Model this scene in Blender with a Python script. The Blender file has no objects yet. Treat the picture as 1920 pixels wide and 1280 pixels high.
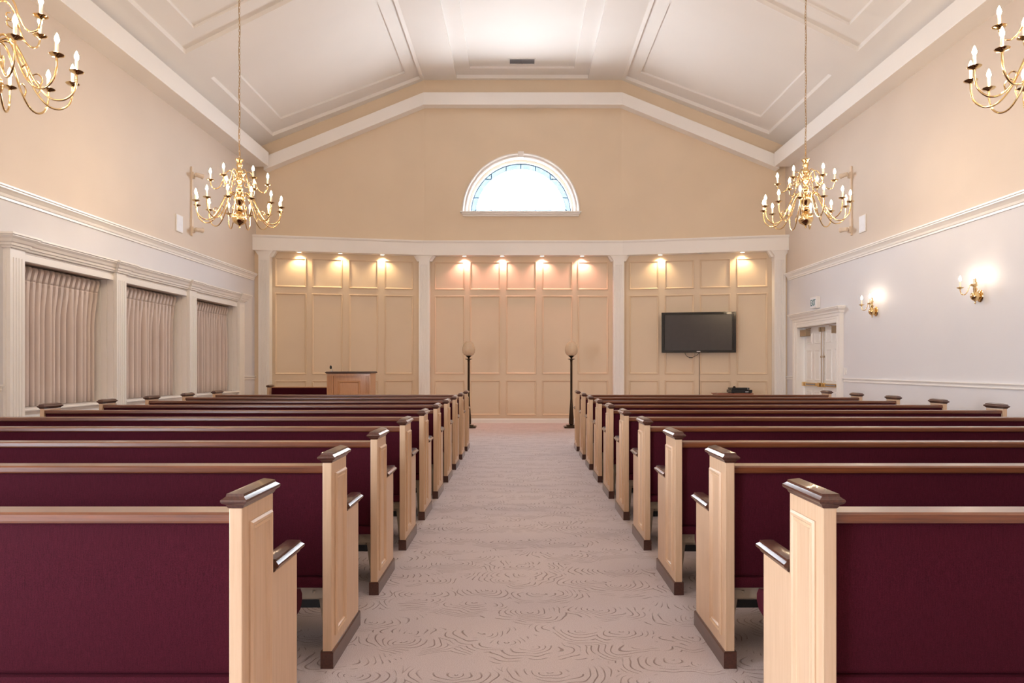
import bpy, bmesh, math, random
from math import sin, cos, pi, radians, sqrt
from mathutils import Vector, Matrix

random.seed(7)
scene = bpy.context.scene
COL = scene.collection

# ------------------------------------------------------------------ frame
F = 1280.0            # focal length in pixels of a 1920 px wide frame
VX, VY = 974.0, 688.0 # vanishing point of the aisle
EYE = 1.242

# ------------------------------------------------------------------ helpers
class MB:
    def __init__(s):
        s.v = []; s.f = []; s.mi = []
    def add(s, vs, fs, mi=0):
        n = len(s.v); s.v.extend([tuple(p) for p in vs])
        for f in fs:
            s.f.append(tuple(i + n for i in f)); s.mi.append(mi)
        return s
    def quad(s, a, b, c, d, mi=0):
        return s.add([a, b, c, d], [(0, 1, 2, 3)], mi)
    def box(s, x0, x1, y0, y1, z0, z1, mi=0):
        v = [(x, y, z) for z in (z0, z1) for y in (y0, y1) for x in (x0, x1)]
        return s.add(v, [(0, 2, 3, 1), (4, 5, 7, 6), (0, 1, 5, 4), (2, 6, 7, 3), (0, 4, 6, 2), (1, 3, 7, 5)], mi)
    def loft(s, rings, closed=True, caps=True, mi=0, loop=False):
        n = len(rings[0]); m = len(rings); v = [p for r in rings for p in r]; f = []
        for k in range(m if loop else m - 1):
            k2 = (k + 1) % m
            for i in range(n if closed else n - 1):
                j = (i + 1) % n
                f.append((k * n + i, k * n + j, k2 * n + j, k2 * n + i))
        if caps and not loop:
            f.append(tuple(range(n - 1, -1, -1))); f.append(tuple((m - 1) * n + i for i in range(n)))
        return s.add(v, f, mi)
    def prism(s, poly, fn, t0, t1, mi=0):
        return s.loft([[fn(u, v, t) for u, v in poly] for t in (t0, t1)], mi=mi)
    def tube(s, path, r, n=8, mi=0, up=None):
        P = [Vector(p) for p in path]; rings = []
        rs = r if isinstance(r, (list, tuple)) else [r] * len(P)
        prev = None
        for i, p in enumerate(P):
            t = (P[min(i + 1, len(P) - 1)] - P[max(i - 1, 0)])
            t = t.normalized() if t.length > 1e-9 else Vector((0, 0, 1))
            a = prev if prev is not None else (Vector((0, 0, 1)) if abs(t.z) < .9 else Vector((1, 0, 0)))
            u = (a - t * a.dot(t))
            u = u.normalized() if u.length > 1e-6 else t.orthogonal().normalized()
            w = t.cross(u); prev = u
            rings.append([p + (u * cos(2 * pi * k / n) + w * sin(2 * pi * k / n)) * rs[i] for k in range(n)])
        return s.loft(rings, mi=mi)
    def lathe(s, prof, n=16, c=(0, 0, 0), mi=0):
        rings = [[(c[0] + max(r, 1e-4) * cos(2 * pi * k / n), c[1] + max(r, 1e-4) * sin(2 * pi * k / n), c[2] + z) for k in range(n)] for r, z in prof]
        return s.loft(rings, mi=mi)
    def frame(s, u0, u1, v0, v1, prof, fn, mi=0):
        """mitred picture-frame moulding; prof = (inset, height) points, fn(u, v, height) -> xyz"""
        rings = []
        for su, sv in ((0, 0), (1, 0), (1, 1), (0, 1)):
            rings.append([fn(u0 + i if su == 0 else u1 - i, v0 + i if sv == 0 else v1 - i, h) for i, h in prof])
        return s.loft(rings, closed=True, caps=False, loop=True, mi=mi)
    def rects(s, levels, cx=0, cy=0):
        """stack of rectangles (hx, hy, z)"""
        return s.loft([[(cx - a, cy - b, z), (cx + a, cy - b, z), (cx + a, cy + b, z), (cx - a, cy + b, z)] for a, b, z in levels])

def build(name, mb, mat, parent=None, smooth=None, recalc=True, bevel=None):
    me = bpy.data.meshes.new(name)
    me.from_pydata(mb.v, [], mb.f)
    mats = mat if isinstance(mat, (list, tuple)) else [mat]
    for m in mats: me.materials.append(m)
    for p, i in zip(me.polygons, mb.mi): p.material_index = i
    if recalc:
        bm = bmesh.new(); bm.from_mesh(me)
        bmesh.ops.recalc_face_normals(bm, faces=bm.faces)
        bm.to_mesh(me); bm.free()
    if smooth:
        me.shade_smooth(); me.set_sharp_from_angle(angle=radians(smooth))
    o = bpy.data.objects.new(name, me)
    COL.objects.link(o)
    if parent is not None: o.parent = parent
    if bevel:
        b = o.modifiers.new('bevel', 'BEVEL'); b.width = bevel; b.segments = 2; b.limit_method = 'ANGLE'; b.angle_limit = radians(40)
    return o

def empty(name, loc=(0, 0, 0), rz=0.0):
    o = bpy.data.objects.new(name, None); o.location = loc; o.rotation_euler = (0, 0, rz)
    o.empty_display_size = .1
    COL.objects.link(o); return o

def tag(o, label=None, cat=None, group=None, kind=None):
    if label: o['label'] = label
    if cat: o['category'] = cat
    if group: o['group'] = group
    if kind: o['kind'] = kind
    return o

def struct(name, mb, mat, parent=None, **k):
    o = build(name, mb, mat, parent, **k)
    if parent is None: o['kind'] = 'structure'
    return o

KIDS = {}
def kids(o):
    return [c for c in bpy.data.objects if c.parent == o]
def copy_tree(o, parent=None):
    c = o.copy(); COL.objects.link(c)
    if parent is not None: c.parent = parent
    for ch in kids(o): copy_tree(ch, c)
    return c

def smooth_path(pts, n=6):
    P = [Vector(p) for p in pts]; out = []
    for i in range(len(P) - 1):
        p0 = P[max(i - 1, 0)]; p1 = P[i]; p2 = P[i + 1]; p3 = P[min(i + 2, len(P) - 1)]
        for k in range(n):
            t = k / n
            out.append(.5 * ((2 * p1) + (p2 - p0) * t + (2 * p0 - 5 * p1 + 4 * p2 - p3) * t * t + (3 * p1 - p0 - 3 * p2 + p3) * t ** 3))
    out.append(P[-1]); return out

# ------------------------------------------------------------------ materials
def newmat(name):
    m = bpy.data.materials.new(name); m.use_nodes = True
    nt = m.node_tree; b = nt.nodes['Principled BSDF']
    return m, nt, b
def srgb(r, g, b):
    f = lambda c: (c / 12.92) if c <= .04045 else ((c + .055) / 1.055) ** 2.4
    return (f(r / 255), f(g / 255), f(b / 255), 1)
def coords(nt, scale=(1, 1, 1), kind='Object'):
    tc = nt.nodes.new('ShaderNodeTexCoord'); mp = nt.nodes.new('ShaderNodeMapping')
    mp.inputs['Scale'].default_value = scale
    nt.links.new(tc.outputs[kind], mp.inputs['Vector']); return mp.outputs['Vector']
def noise(nt, vec, scale, detail=3, rough=.5):
    n = nt.nodes.new('ShaderNodeTexNoise'); n.inputs['Scale'].default_value = scale
    n.inputs['Detail'].default_value = detail; n.inputs['Roughness'].default_value = rough
    nt.links.new(vec, n.inputs['Vector']); return n
def ramp(nt, fac, stops):
    r = nt.nodes.new('ShaderNodeValToRGB')
    while len(r.color_ramp.elements) < len(stops): r.color_ramp.elements.new(.5)
    for e, (p, c) in zip(r.color_ramp.elements, stops): e.position = p; e.color = c
    nt.links.new(fac, r.inputs['Fac']); return r
def bump(nt, b, height, strength=.2, dist=.01):
    n = nt.nodes.new('ShaderNodeBump'); n.inputs['Strength'].default_value = strength; n.inputs['Distance'].default_value = dist
    nt.links.new(height, n.inputs['Height']); nt.links.new(n.outputs['Normal'], b.inputs['Normal'])
def mul(c, k): return (c[0] * k, c[1] * k, c[2] * k, 1)

def paint(name, col, rough=.6, var=.03, bs=.05):
    m, nt, b = newmat(name); v = coords(nt)
    n = noise(nt, v, 1.3, 2)
    r = ramp(nt, n.outputs['Fac'], [(.3, mul(col, 1 - var)), (.7, mul(col, 1 + var))])
    nt.links.new(r.outputs['Color'], b.inputs['Base Color']); b.inputs['Roughness'].default_value = rough
    n2 = noise(nt, v, 220, 2); bump(nt, b, n2.outputs['Fac'], bs, .002)
    return m
def wood(name, c1, c2, rough=.35, grain=(2, 2, 30), coat=.3, axis_scale=6, coat_rough=.12):
    m, nt, b = newmat(name); v = coords(nt, grain)
    n = noise(nt, v, axis_scale, 5, .6)
    r = ramp(nt, n.outputs['Fac'], [(.3, c1), (.7, c2)])
    nt.links.new(r.outputs['Color'], b.inputs['Base Color'])
    b.inputs['Roughness'].default_value = rough
    b.inputs['Coat Weight'].default_value = coat; b.inputs['Coat Roughness'].default_value = coat_rough
    bump(nt, b, n.outputs['Fac'], .05, .002)
    return m
def plain(name, col, rough=.5, metal=0.0, **k):
    m, nt, b = newmat(name); v = coords(nt)
    n = noise(nt, v, 12, 2)
    r = ramp(nt, n.outputs['Fac'], [(.3, mul(col, .96)), (.7, mul(col, 1.04))])
    nt.links.new(r.outputs['Color'], b.inputs['Base Color'])
    b.inputs['Roughness'].default_value = rough; b.inputs['Metallic'].default_value = metal
    for kk, vv in k.items(): b.inputs[kk].default_value = vv
    return m
def emit(name, col, strength):
    m, nt, b = newmat(name)
    b.inputs['Base Color'].default_value = (.8, .8, .8, 1)
    b.inputs['Emission Color'].default_value = (*col, 1); b.inputs['Emission Strength'].default_value = strength
    return m

M = {}
M['wall'] = paint('cream wall paint', (.665, .575, .495, 1), .6, .02, .0)
M['wall_low'] = paint('pale lower wall paint', (.715, .71, .745, 1), .6, .01, .0)
M['wall_back'] = paint('tan wall paint', (.74, .61, .46, 1), .6, .02, .0)
M['ceiling'] = paint('white ceiling paint', (.85, .83, .81, 1), .7, .01, .0)
M['trim'] = paint('white trim paint', (.88, .86, .84, 1), .35, .01, .0)
M['tan_trim'] = paint('tan panelling paint', (.73, .58, .42, 1), .4, .02, .0)
M['maple'] = wood('pale maple', (.575, .385, .243, 1), (.66, .462, .31, 1), .38, (22, 22, 1.2), .25, 3)
M['maple_flat'] = wood('lectern maple', (.48, .235, .11, 1), (.58, .31, .155, 1), .38, (30, 30, 2.0), .25, 3)
M['dark'] = wood('dark stained oak', (.042, .011, .007, 1), (.09, .028, .017, 1), .28, (40, 3, 40), .55, 3, .08)
M['rail'] = wood('brown stained oak', (.095, .023, .006, 1), (.19, .054, .015, 1), .36, (1.2, 40, 40), 1.0, 3, .25)
M['dark_matte'] = wood('dark lectern top', (.035, .012, .008, 1), (.06, .022, .014, 1), .5, (40, 3, 40), .1, 3, .3)
M['cherry'] = wood('cherry wood', (.20, .045, .02, 1), (.30, .08, .035, 1), .35, (2, 30, 30), .5, 3)
M['brass'] = plain('polished brass', (.82, .60, .30, 1), .12, 1.0)
M['chain'] = plain('aged brass chain', (.50, .34, .17, 1), .35, .8)
M['candle'] = plain('ivory candle tube', (.85, .78, .66, 1), .5)
M['bulb'] = emit('lit candle bulb', (1.0, .74, .46), 170)
M['sconce_bulb'] = emit('lit sconce bulb', (1.0, .82, .62), 58)
M['downlight'] = emit('downlight lens', (1.0, .85, .62), 5)
M['downlight_pink'] = emit('rosy downlight lens', (1.0, .72, .62), 5)
M['black'] = plain('black plastic', (.012, .012, .013, 1), .25)
M['gloss_black'] = plain('gloss black bezel', (.010, .010, .010, 1), .06)
M['screen'] = plain('dark screen glass', (.042, .038, .040, 1), .2)
M['bronze'] = plain('dark bronze', (.055, .035, .022, 1), .3, .85)
M['metal'] = plain('beige painted steel', (.36, .30, .23, 1), .35, .3)
M['steel'] = plain('brushed steel', (.55, .55, .55, 1), .25, 1.0)
M['tanmetal'] = plain('bronze anodised hardware', (.42, .32, .22, 1), .35, .6)
M['white'] = plain('white plastic', (.82, .80, .78, 1), .4)
M['grille'] = plain('white speaker grille', (.84, .86, .92, 1), .6)
M['beige'] = plain('beige fixture paint', (.74, .62, .50, 1), .45)
M['vent'] = plain('grey vent metal', (.24, .24, .26, 1), .5)
M['teal'] = plain('teal exit lettering', (.02, .17, .20, 1), .4)
M['door'] = paint('white door paint', (.88, .88, .88, 1), .35, .01, .02)
M['red'] = plain('maroon vinyl', (.10, .012, .02, 1), .6)

# maroon woven upholstery
m, nt, b = newmat('maroon upholstery'); v = coords(nt)
n = noise(nt, v, 420, 2); n2 = noise(nt, coords(nt, (260, 260, 12)), 3, 2); n3 = noise(nt, v, 2.2, 2)
mx = nt.nodes.new('ShaderNodeMath'); mx.operation = 'MULTIPLY_ADD'; mx.inputs[1].default_value = .55
nt.links.new(n.outputs['Fac'], mx.inputs[0]); mm = nt.nodes.new('ShaderNodeMath'); mm.operation = 'MULTIPLY'; mm.inputs[1].default_value = .45
nt.links.new(n2.outputs['Fac'], mm.inputs[0]); nt.links.new(mm.outputs[0], mx.inputs[2])
r = ramp(nt, mx.outputs[0], [(.32, (.026, .0024, .0060, 1)), (.68, (.070, .0072, .0165, 1))])
nt.links.new(r.outputs['Color'], b.inputs['Base Color']); b.inputs['Roughness'].default_value = .85
b.inputs['Sheen Weight'].default_value = 0
b.inputs['Specular IOR Level'].default_value = .08
bump(nt, b, n.outputs['Fac'], .25, .002)
M['fabric'] = m

# curtain cloth
m, nt, b = newmat('beige drapery'); v = coords(nt, (1, 1, 1))
n = noise(nt, v, 3, 2)
r = ramp(nt, n.outputs['Fac'], [(.3, (.66, .57, .53, 1)), (.7, (.70, .605, .565, 1))])
nt.links.new(r.outputs['Color'], b.inputs['Base Color']); b.inputs['Roughness'].default_value = .85
bump(nt, b, n.outputs['Fac'], .1, .001)
M['curtain'] = m

# carpet: carved swirls of short nested arcs
m, nt, b = newmat('carved swirl carpet')
L = nt.links.new
tc = nt.nodes.new('ShaderNodeTexCoord')
wn = nt.nodes.new('ShaderNodeTexNoise'); wn.inputs['Scale'].default_value = 5.5; wn.inputs['Detail'].default_value = 1
L(tc.outputs['Object'], wn.inputs['Vector'])
sub = nt.nodes.new('ShaderNodeVectorMath'); sub.operation = 'SUBTRACT'; sub.inputs[1].default_value = (.5, .5, .5); L(wn.outputs['Color'], sub.inputs[0])
scl = nt.nodes.new('ShaderNodeVectorMath'); scl.operation = 'SCALE'; scl.inputs['Scale'].default_value = .14; L(sub.outputs[0], scl.inputs[0])
add = nt.nodes.new('ShaderNodeVectorMath'); add.operation = 'ADD'; L(tc.outputs['Object'], add.inputs[0]); L(scl.outputs[0], add.inputs[1])
mp = nt.nodes.new('ShaderNodeMapping'); mp.inputs['Scale'].default_value = (.85, 1.2, 0); L(add.outputs[0], mp.inputs['Vector'])
vo = nt.nodes.new('ShaderNodeTexVoronoi'); vo.voronoi_dimensions = '2D'; vo.inputs['Scale'].default_value = 3.4; vo.inputs['Randomness'].default_value = 1.0
L(mp.outputs[0], vo.inputs['Vector'])
ph = nt.nodes.new('ShaderNodeMath'); ph.operation = 'MULTIPLY'; ph.inputs[1].default_value = 2 * pi * 10.5; L(vo.outputs['Distance'], ph.inputs[0])
sn = nt.nodes.new('ShaderNodeMath'); sn.operation = 'SINE'; L(ph.outputs[0], sn.inputs[0])
thin = ramp(nt, sn.outputs[0], [(.80, (0, 0, 0, 1)), (.97, (1, 1, 1, 1))])
mn = nt.nodes.new('ShaderNodeTexNoise'); mn.inputs['Scale'].default_value = 10; mn.inputs['Detail'].default_value = 1; L(tc.outputs['Object'], mn.inputs['Vector'])
mask = ramp(nt, mn.outputs['Fac'], [(.40, (0, 0, 0, 1)), (.49, (1, 1, 1, 1))])
dv = nt.nodes.new('ShaderNodeVectorMath'); dv.operation = 'SUBTRACT'; L(vo.outputs['Position'], dv.inputs[0]); L(mp.outputs[0], dv.inputs[1])
dn = nt.nodes.new('ShaderNodeVectorMath'); dn.operation = 'NORMALIZE'; L(dv.outputs[0], dn.inputs[0])
sxyz = nt.nodes.new('ShaderNodeSeparateXYZ'); L(dn.outputs[0], sxyz.inputs[0])
yh = nt.nodes.new('ShaderNodeMath'); yh.operation = 'MULTIPLY_ADD'; yh.inputs[1].default_value = .5; yh.inputs[2].default_value = .5; L(sxyz.outputs['Y'], yh.inputs[0])
side_ = ramp(nt, yh.outputs[0], [(.22, (0, 0, 0, 1)), (.45, (1, 1, 1, 1))])
g0 = nt.nodes.new('ShaderNodeMath'); g0.operation = 'MULTIPLY'; L(thin.outputs['Color'], g0.inputs[0]); L(mask.outputs['Color'], g0.inputs[1])
gr = nt.nodes.new('ShaderNodeMath'); gr.operation = 'MULTIPLY'; L(g0.outputs[0], gr.inputs[0]); L(side_.outputs['Color'], gr.inputs[1])
pile = nt.nodes.new('ShaderNodeTexNoise'); pile.inputs['Scale'].default_value = 260; pile.inputs['Detail'].default_value = 2; L(tc.outputs['Object'], pile.inputs['Vector'])
big = nt.nodes.new('ShaderNodeTexNoise'); big.inputs['Scale'].default_value = 1.2; L(tc.outputs['Object'], big.inputs['Vector'])
pr = ramp(nt, pile.outputs['Fac'], [(.3, (.51, .44, .445, 1)), (.7, (.68, .61, .625, 1))])
gmix = nt.nodes.new('ShaderNodeMix'); gmix.data_type = 'RGBA'
gsc = nt.nodes.new('ShaderNodeMath'); gsc.operation = 'MULTIPLY'; gsc.inputs[1].default_value = .62; L(gr.outputs[0], gsc.inputs[0])
L(gsc.outputs[0], gmix.inputs[0]); L(pr.outputs['Color'], gmix.inputs[6]); gmix.inputs[7].default_value = (.24, .165, .14, 1)
L(gmix.outputs[2], b.inputs['Base Color']); b.inputs['Roughness'].default_value = .95; b.inputs['Specular IOR Level'].default_value = .1
hh = nt.nodes.new('ShaderNodeMath'); hh.operation = 'MULTIPLY_ADD'; hh.inputs[1].default_value = -1.0; L(gr.outputs[0], hh.inputs[0])
ps = nt.nodes.new('ShaderNodeMath'); ps.operation = 'MULTIPLY'; ps.inputs[1].default_value = .35; L(pile.outputs['Fac'], ps.inputs[0]); L(ps.outputs[0], hh.inputs[2])
bump(nt, b, hh.outputs[0], .7, .010)
M['carpet'] = m

# glass
m, nt, b = newmat('window glass')
b.inputs['Base Color'].default_value = (1, 1, 1, 1); b.inputs['Roughness'].default_value = 0
for nn in list(nt.nodes):
    if nn.type == 'BSDF_PRINCIPLED': nt.nodes.remove(nn)
tr = nt.nodes.new('ShaderNodeBsdfTransparent'); gl = nt.nodes.new('ShaderNodeBsdfGlossy'); gl.inputs['Roughness'].default_value = .05
mxs = nt.nodes.new('ShaderNodeMixShader'); mxs.inputs[0].default_value = .05
tn = nt.nodes.new('ShaderNodeTexNoise'); tn.inputs['Scale'].default_value = 4
trr = ramp(nt, tn.outputs['Fac'], [(.3, (.93, .96, 1, 1)), (.7, (1, 1, 1, 1))]); L = nt.links.new
L(trr.outputs['Color'], tr.inputs['Color'])
L(tr.outputs[0], mxs.inputs[1]); L(gl.outputs[0], mxs.inputs[2])
L(mxs.outputs[0], nt.nodes['Material Output'].inputs['Surface'])
M['glass'] = m
m, nt, b = newmat('dense blue border glass'); nt.nodes.remove(b)
tr = nt.nodes.new('ShaderNodeBsdfTransparent')
tn = noise(nt, coords(nt), 14, 3); trr = ramp(nt, tn.outputs['Fac'], [(.35, (.0110, .0140, .0155, 1)), (.65, (.0150, .0160, .0165, 1))])
nt.links.new(trr.outputs['Color'], tr.inputs['Color']); nt.links.new(tr.outputs[0], nt.nodes['Material Output'].inputs['Surface'])
M['blueglass'] = m
M['lead'] = plain('dark blue leading', (.05, .12, .2, 1), .4)

# amber crackle globe
m, nt, b = newmat('amber crackle glass'); v = coords(nt)
vv = nt.nodes.new('ShaderNodeTexVoronoi'); vv.inputs['Scale'].default_value = 55; vv.feature = 'DISTANCE_TO_EDGE'; nt.links.new(v, vv.inputs['Vector'])
r = ramp(nt, vv.outputs['Distance'], [(0, (.95, .82, .64, 1)), (.12, (.92, .72, .50, 1))])
nt.links.new(r.outputs['Color'], b.inputs['Base Color']); b.inputs['Roughness'].default_value = .14
b.inputs['Transmission Weight'].default_value = .45; b.inputs['Coat Weight'].default_value = 1.0
bump(nt, b, vv.outputs['Distance'], .4, .01)
M['globe'] = m

# ------------------------------------------------------------------ room dimensions
XL, XR = -5.60, 5.66
FL, FR = -2.12, 2.27          # folds of the faceted end wall / ceiling
YW = 15.2                     # middle facet
SL = .196                     # slope of the canted facets
YREAR = -3.2
ZC = 7.631
CS = .4987
def yw(x): return YW - SL * max(0, FL - x, x - FR)
def zc(x): return ZC - CS * max(0, FL - x, x - FR)
NL = Vector((SL, -1, 0)).normalized(); NR = Vector((-SL, -1, 0)).normalized(); NC = Vector((0, -1, 0))
def fpt(x, z, d=0.0, side=None):
    """point on the end wall at x, height z, d in front of it (d along -Y keeps the folds mitred)"""
    return (x, yw(x) - d, z)

# floor
mb = MB(); mb.box(XL - .3, XR + .3, YREAR - .1, YW + .2, -.12, 0)
struct('floor', mb, M['carpet'])

# ---------------- back wall with a half-round opening
WCX, WZ0, WR = .03, 4.686, 1.20
mb = MB()
mb.quad(fpt(XL, 0), fpt(FL, 0), fpt(FL, ZC + .1), fpt(XL, zc(XL) + .1))
mb.quad(fpt(FR, 0), fpt(XR, 0), fpt(XR, zc(XR) + .1), fpt(FR, ZC + .1))
zt = ZC + .1
mb.quad(fpt(FL, 0), fpt(FR, 0), fpt(FR, WZ0), fpt(FL, WZ0))
angs = sorted(set([pi * k / 36 for k in range(37)] + [math.atan2(zt - WZ0, FR - WCX), math.atan2(zt - WZ0, FL - WCX)]))
def outer(a):
    c, s_ = cos(a), sin(a); t = 1e9
    if c > 1e-9: t = min(t, (FR - WCX) / c)
    if c < -1e-9: t = min(t, (FL - WCX) / c)
    if s_ > 1e-9: t = min(t, (zt - WZ0) / s_)
    return (WCX + t * c, WZ0 + t * s_)
for a, a2 in zip(angs, angs[1:]):
    i1 = (WCX + WR * cos(a), WZ0 + WR * sin(a)); i2 = (WCX + WR * cos(a2), WZ0 + WR * sin(a2)); o1 = outer(a); o2 = outer(a2)
    mb.quad((i1[0], YW, i1[1]), (o1[0], YW, o1[1]), (o2[0], YW, o2[1]), (i2[0], YW, i2[1]))
    mb.quad((i1[0], YW, i1[1]), (i2[0], YW, i2[1]), (i2[0], YW + .3, i2[1]), (i1[0], YW + .3, i1[1]))
mb.quad((WCX - WR, YW, WZ0), (WCX + WR, YW, WZ0), (WCX + WR, YW + .3, WZ0), (WCX - WR, YW + .3, WZ0))
wall_back = struct('wall_back', mb, M['wall_back'])

# ---------------- half-round window
win = empty('window_1', (WCX, YW, WZ0)); tag(win, kind='structure')
def arc_mould(prof, r0=None, n=48):
    rings = []
    for k in range(n + 1):
        a = pi * k / n
        rings.append([((r) * cos(a), -d, (r) * sin(a)) for r, d in prof])
    m_ = MB(); m_.loft(rings, closed=True, caps=True); return m_
build('window_casing', arc_mould([(1.19, -.02), (1.19, .03), (1.215, .045), (1.235, .03), (1.25, .03), (1.262, .06), (1.285, .07), (1.305, .055), (1.315, .03), (1.315, -.005)]), M['trim'], win, smooth=50)
build('window_frame', arc_mould([(1.125, -.22), (1.125, -.12), (1.14, -.10), (1.205, -.10), (1.205, -.22)]), M['trim'], win, smooth=50)
mb = MB(); mb.prism([(-.055, 1.20), (.055, 1.20), (.068, 1.335), (-.068, 1.335)], lambda u, v, t: (u, t, v), -.085, .0)
build('keystone', mb, M['trim'], win, bevel=.006)
mb = MB()
mb.box(-1.34, 1.34, -.14, .25, -.022, 0)
mb.box(-1.31, 1.31, -.11, 0, -.055, -.022); mb.box(-1.29, 1.29, -.07, 0, -.095, -.055)
build('window_sill', mb, M['trim'], win, bevel=.005)
# stained border and leading
def poly_arc(r, n=48): return [(r * cos(pi * k / n), r * sin(pi * k / n)) for k in range(n + 1)]
pane = MB(); pts = poly_arc(1.13)
pane.loft([[(x, .165, z) for x, z in pts], [(x, .171, z) for x, z in pts]])
build('glass_pane', pane, M['glass'], win)
mb = MB()
A = poly_arc(1.122)
mb.tube([(x, .155, z) for x, z in A], .012, 6)
def lead(p, q): mb.tube([(p[0], .157, p[1]), (q[0], .157, q[1])], .010, 6)
for x in (-.33, 0, .33):
    zt_ = sqrt(1.122 ** 2 - x * x); lead((x, zt_), (x, zt_ - .11))
for sx in (-1, 1):
    x = .66 * sx; zt_ = sqrt(1.122 ** 2 - x * x); lead((x, zt_), (x, zt_ - .13)); xx = sqrt(1.122 ** 2 - (zt_ - .13) ** 2) * sx
    lead((x, zt_ - .13), (xx, zt_ - .13))
    z = .36; xx = sqrt(1.122 ** 2 - z * z) * sx; lead((xx, z), (xx - .12 * sx, z))
    lead((1.09 * sx, .01), (1.0 * sx, .10))
for x in (-.66, -.33, 0, .33, .66): lead((x, .0), (x, .09))
build('leading', mb, M['lead'], win)
mb = MB()
mb.loft([[(1.125 * cos(a_), .16, 1.125 * sin(a_)) for a_ in [pi * k / 48 for k in range(49)]], [(1.0 * cos(a_), .16, 1.0 * sin(a_)) for a_ in [pi * k / 48 for k in range(49)]]], closed=False, caps=False)
mb.quad((-1.0, .16, 0), (1.0, .16, 0), (.995, .16, .10), (-.995, .16, .10))
b_o = build('border_glass', mb, M['blueglass'], win)

# ---------------- side walls
PILY = [(7.40, 7.62), (9.36, 9.59), (11.43, 11.68), (13.46, 13.71)]   # window pilasters on the left wall
SILLZ, HEADZ = .76, 2.44
ADDED_WIN = [(-1.5, .6)]   # added unseen window behind the camera, throws daylight on the right wall
mb = MB()
ZSPLIT = 3.13     # the paint changes behind the picture rail
def lq(x, y0, y1, z0, z1):
    for a_, b_, mi in ((z0, min(z1, ZSPLIT), 1), (max(z0, ZSPLIT), z1, 0)):
        if b_ > a_ + 1e-6: mb.quad((x, y0, a_), (x, y1, a_), (x, y1, b_), (x, y0, b_), mi)
ZT = 6.1
yc = yw(XL) + .02
lq(XL, YREAR, 7.5, 0, SILLZ); lq(XL, YREAR, 7.5, HEADZ, ZT); lq(XL, 13.6, yc, 0, ZT)
ys = [YREAR] + [y for w_ in ADDED_WIN for y in w_] + [7.5]
for i in range(0, len(ys), 2): lq(XL, ys[i], ys[i + 1], SILLZ, HEADZ)
lq(XL, 7.5, 13.6, 0, SILLZ - .02); lq(XL, 7.5, 13.6, HEADZ, ZT)
for k in range(3):
    y0, y1 = PILY[k][1] - .05, PILY[k + 1][0] + .05
    lq(XL - .36, y0, y1, SILLZ - .05, HEADZ + .05)
    for yy in (y0, y1): mb.quad((XL, yy, SILLZ - .05), (XL - .36, yy, SILLZ - .05), (XL - .36, yy, HEADZ + .05), (XL, yy, HEADZ + .05))
    mb.quad((XL, y0, HEADZ), (XL, y1, HEADZ), (XL - .36, y1, HEADZ), (XL - .36, y0, HEADZ))
    mb.quad((XL, y0, SILLZ - .02), (XL, y1, SILLZ - .02), (XL - .36, y1, SILLZ - .02), (XL - .36, y0, SILLZ - .02))
struct('wall_left', mb, [M['wall'], M['wall_low']], recalc=False)
DY0, DY1, DZ = 12.07, 13.80, 2.03      # double door opening on the right wall
mb = MB()
yc = yw(XR) + .02
lq(XR, YREAR, DY0, 0, ZT); lq(XR, DY1, yc, 0, ZT); lq(XR, DY0, DY1, DZ, ZT)
for yy in (DY0, DY1): mb.quad((XR, yy, 0), (XR + .14, yy, 0), (XR + .14, yy, DZ), (XR, yy, DZ))
mb.quad((XR, DY0, DZ), (XR, DY1, DZ), (XR + .14, DY1, DZ), (XR + .14, DY0, DZ))
struct('wall_right', mb, [M['wall'], M['wall_low']], recalc=False)

# rear wall behind the camera: three tall daylight openings
REAR_WIN = []; RZ0, RZ1 = .35, 2.6
mb = MB()
def rq(x0, x1, z0, z1): mb.quad((x0, YREAR, z0), (x1, YREAR, z0), (x1, YREAR, z1), (x0, YREAR, z1))
rq(XL, XR, 0, RZ0)
xs = [XL] + [x for w in REAR_WIN for x in w] + [XR]
for i in range(0, len(xs), 2): rq(xs[i], xs[i + 1], RZ0, RZ1)
mb.add([(XL, YREAR, RZ1), (XR, YREAR, RZ1), (XR, YREAR, zc(XR) + .1), (FR, YREAR, ZC + .1), (FL, YREAR, ZC + .1), (XL, YREAR, zc(XL) + .1)], [(0, 1, 2, 3, 4, 5)])
struct('wall_rear', mb, M['wall'])
for i, (x0, x1) in enumerate(REAR_WIN):
    w = empty('window_%d' % (i + 2), (0, YREAR, 0)); tag(w, kind='structure')
    mb = MB(); mb.frame(x0 - .08, x1 + .08, RZ0 - .08, RZ1 + .08, [(0, 0), (0, .03), (.02, .045), (.09, .03), (.09, -.1), (.0, -.1)], lambda u, v, h: (u, h, v))
    mb.box((x0 + x1) / 2 - .025, (x0 + x1) / 2 + .025, -.08, -.02, RZ0, RZ1)
    for zz in (1.25, 2.2): mb.box(x0, x1, -.08, -.02, zz - .015, zz + .015)
    build('window_frame', mb, M['trim'], w)

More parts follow.
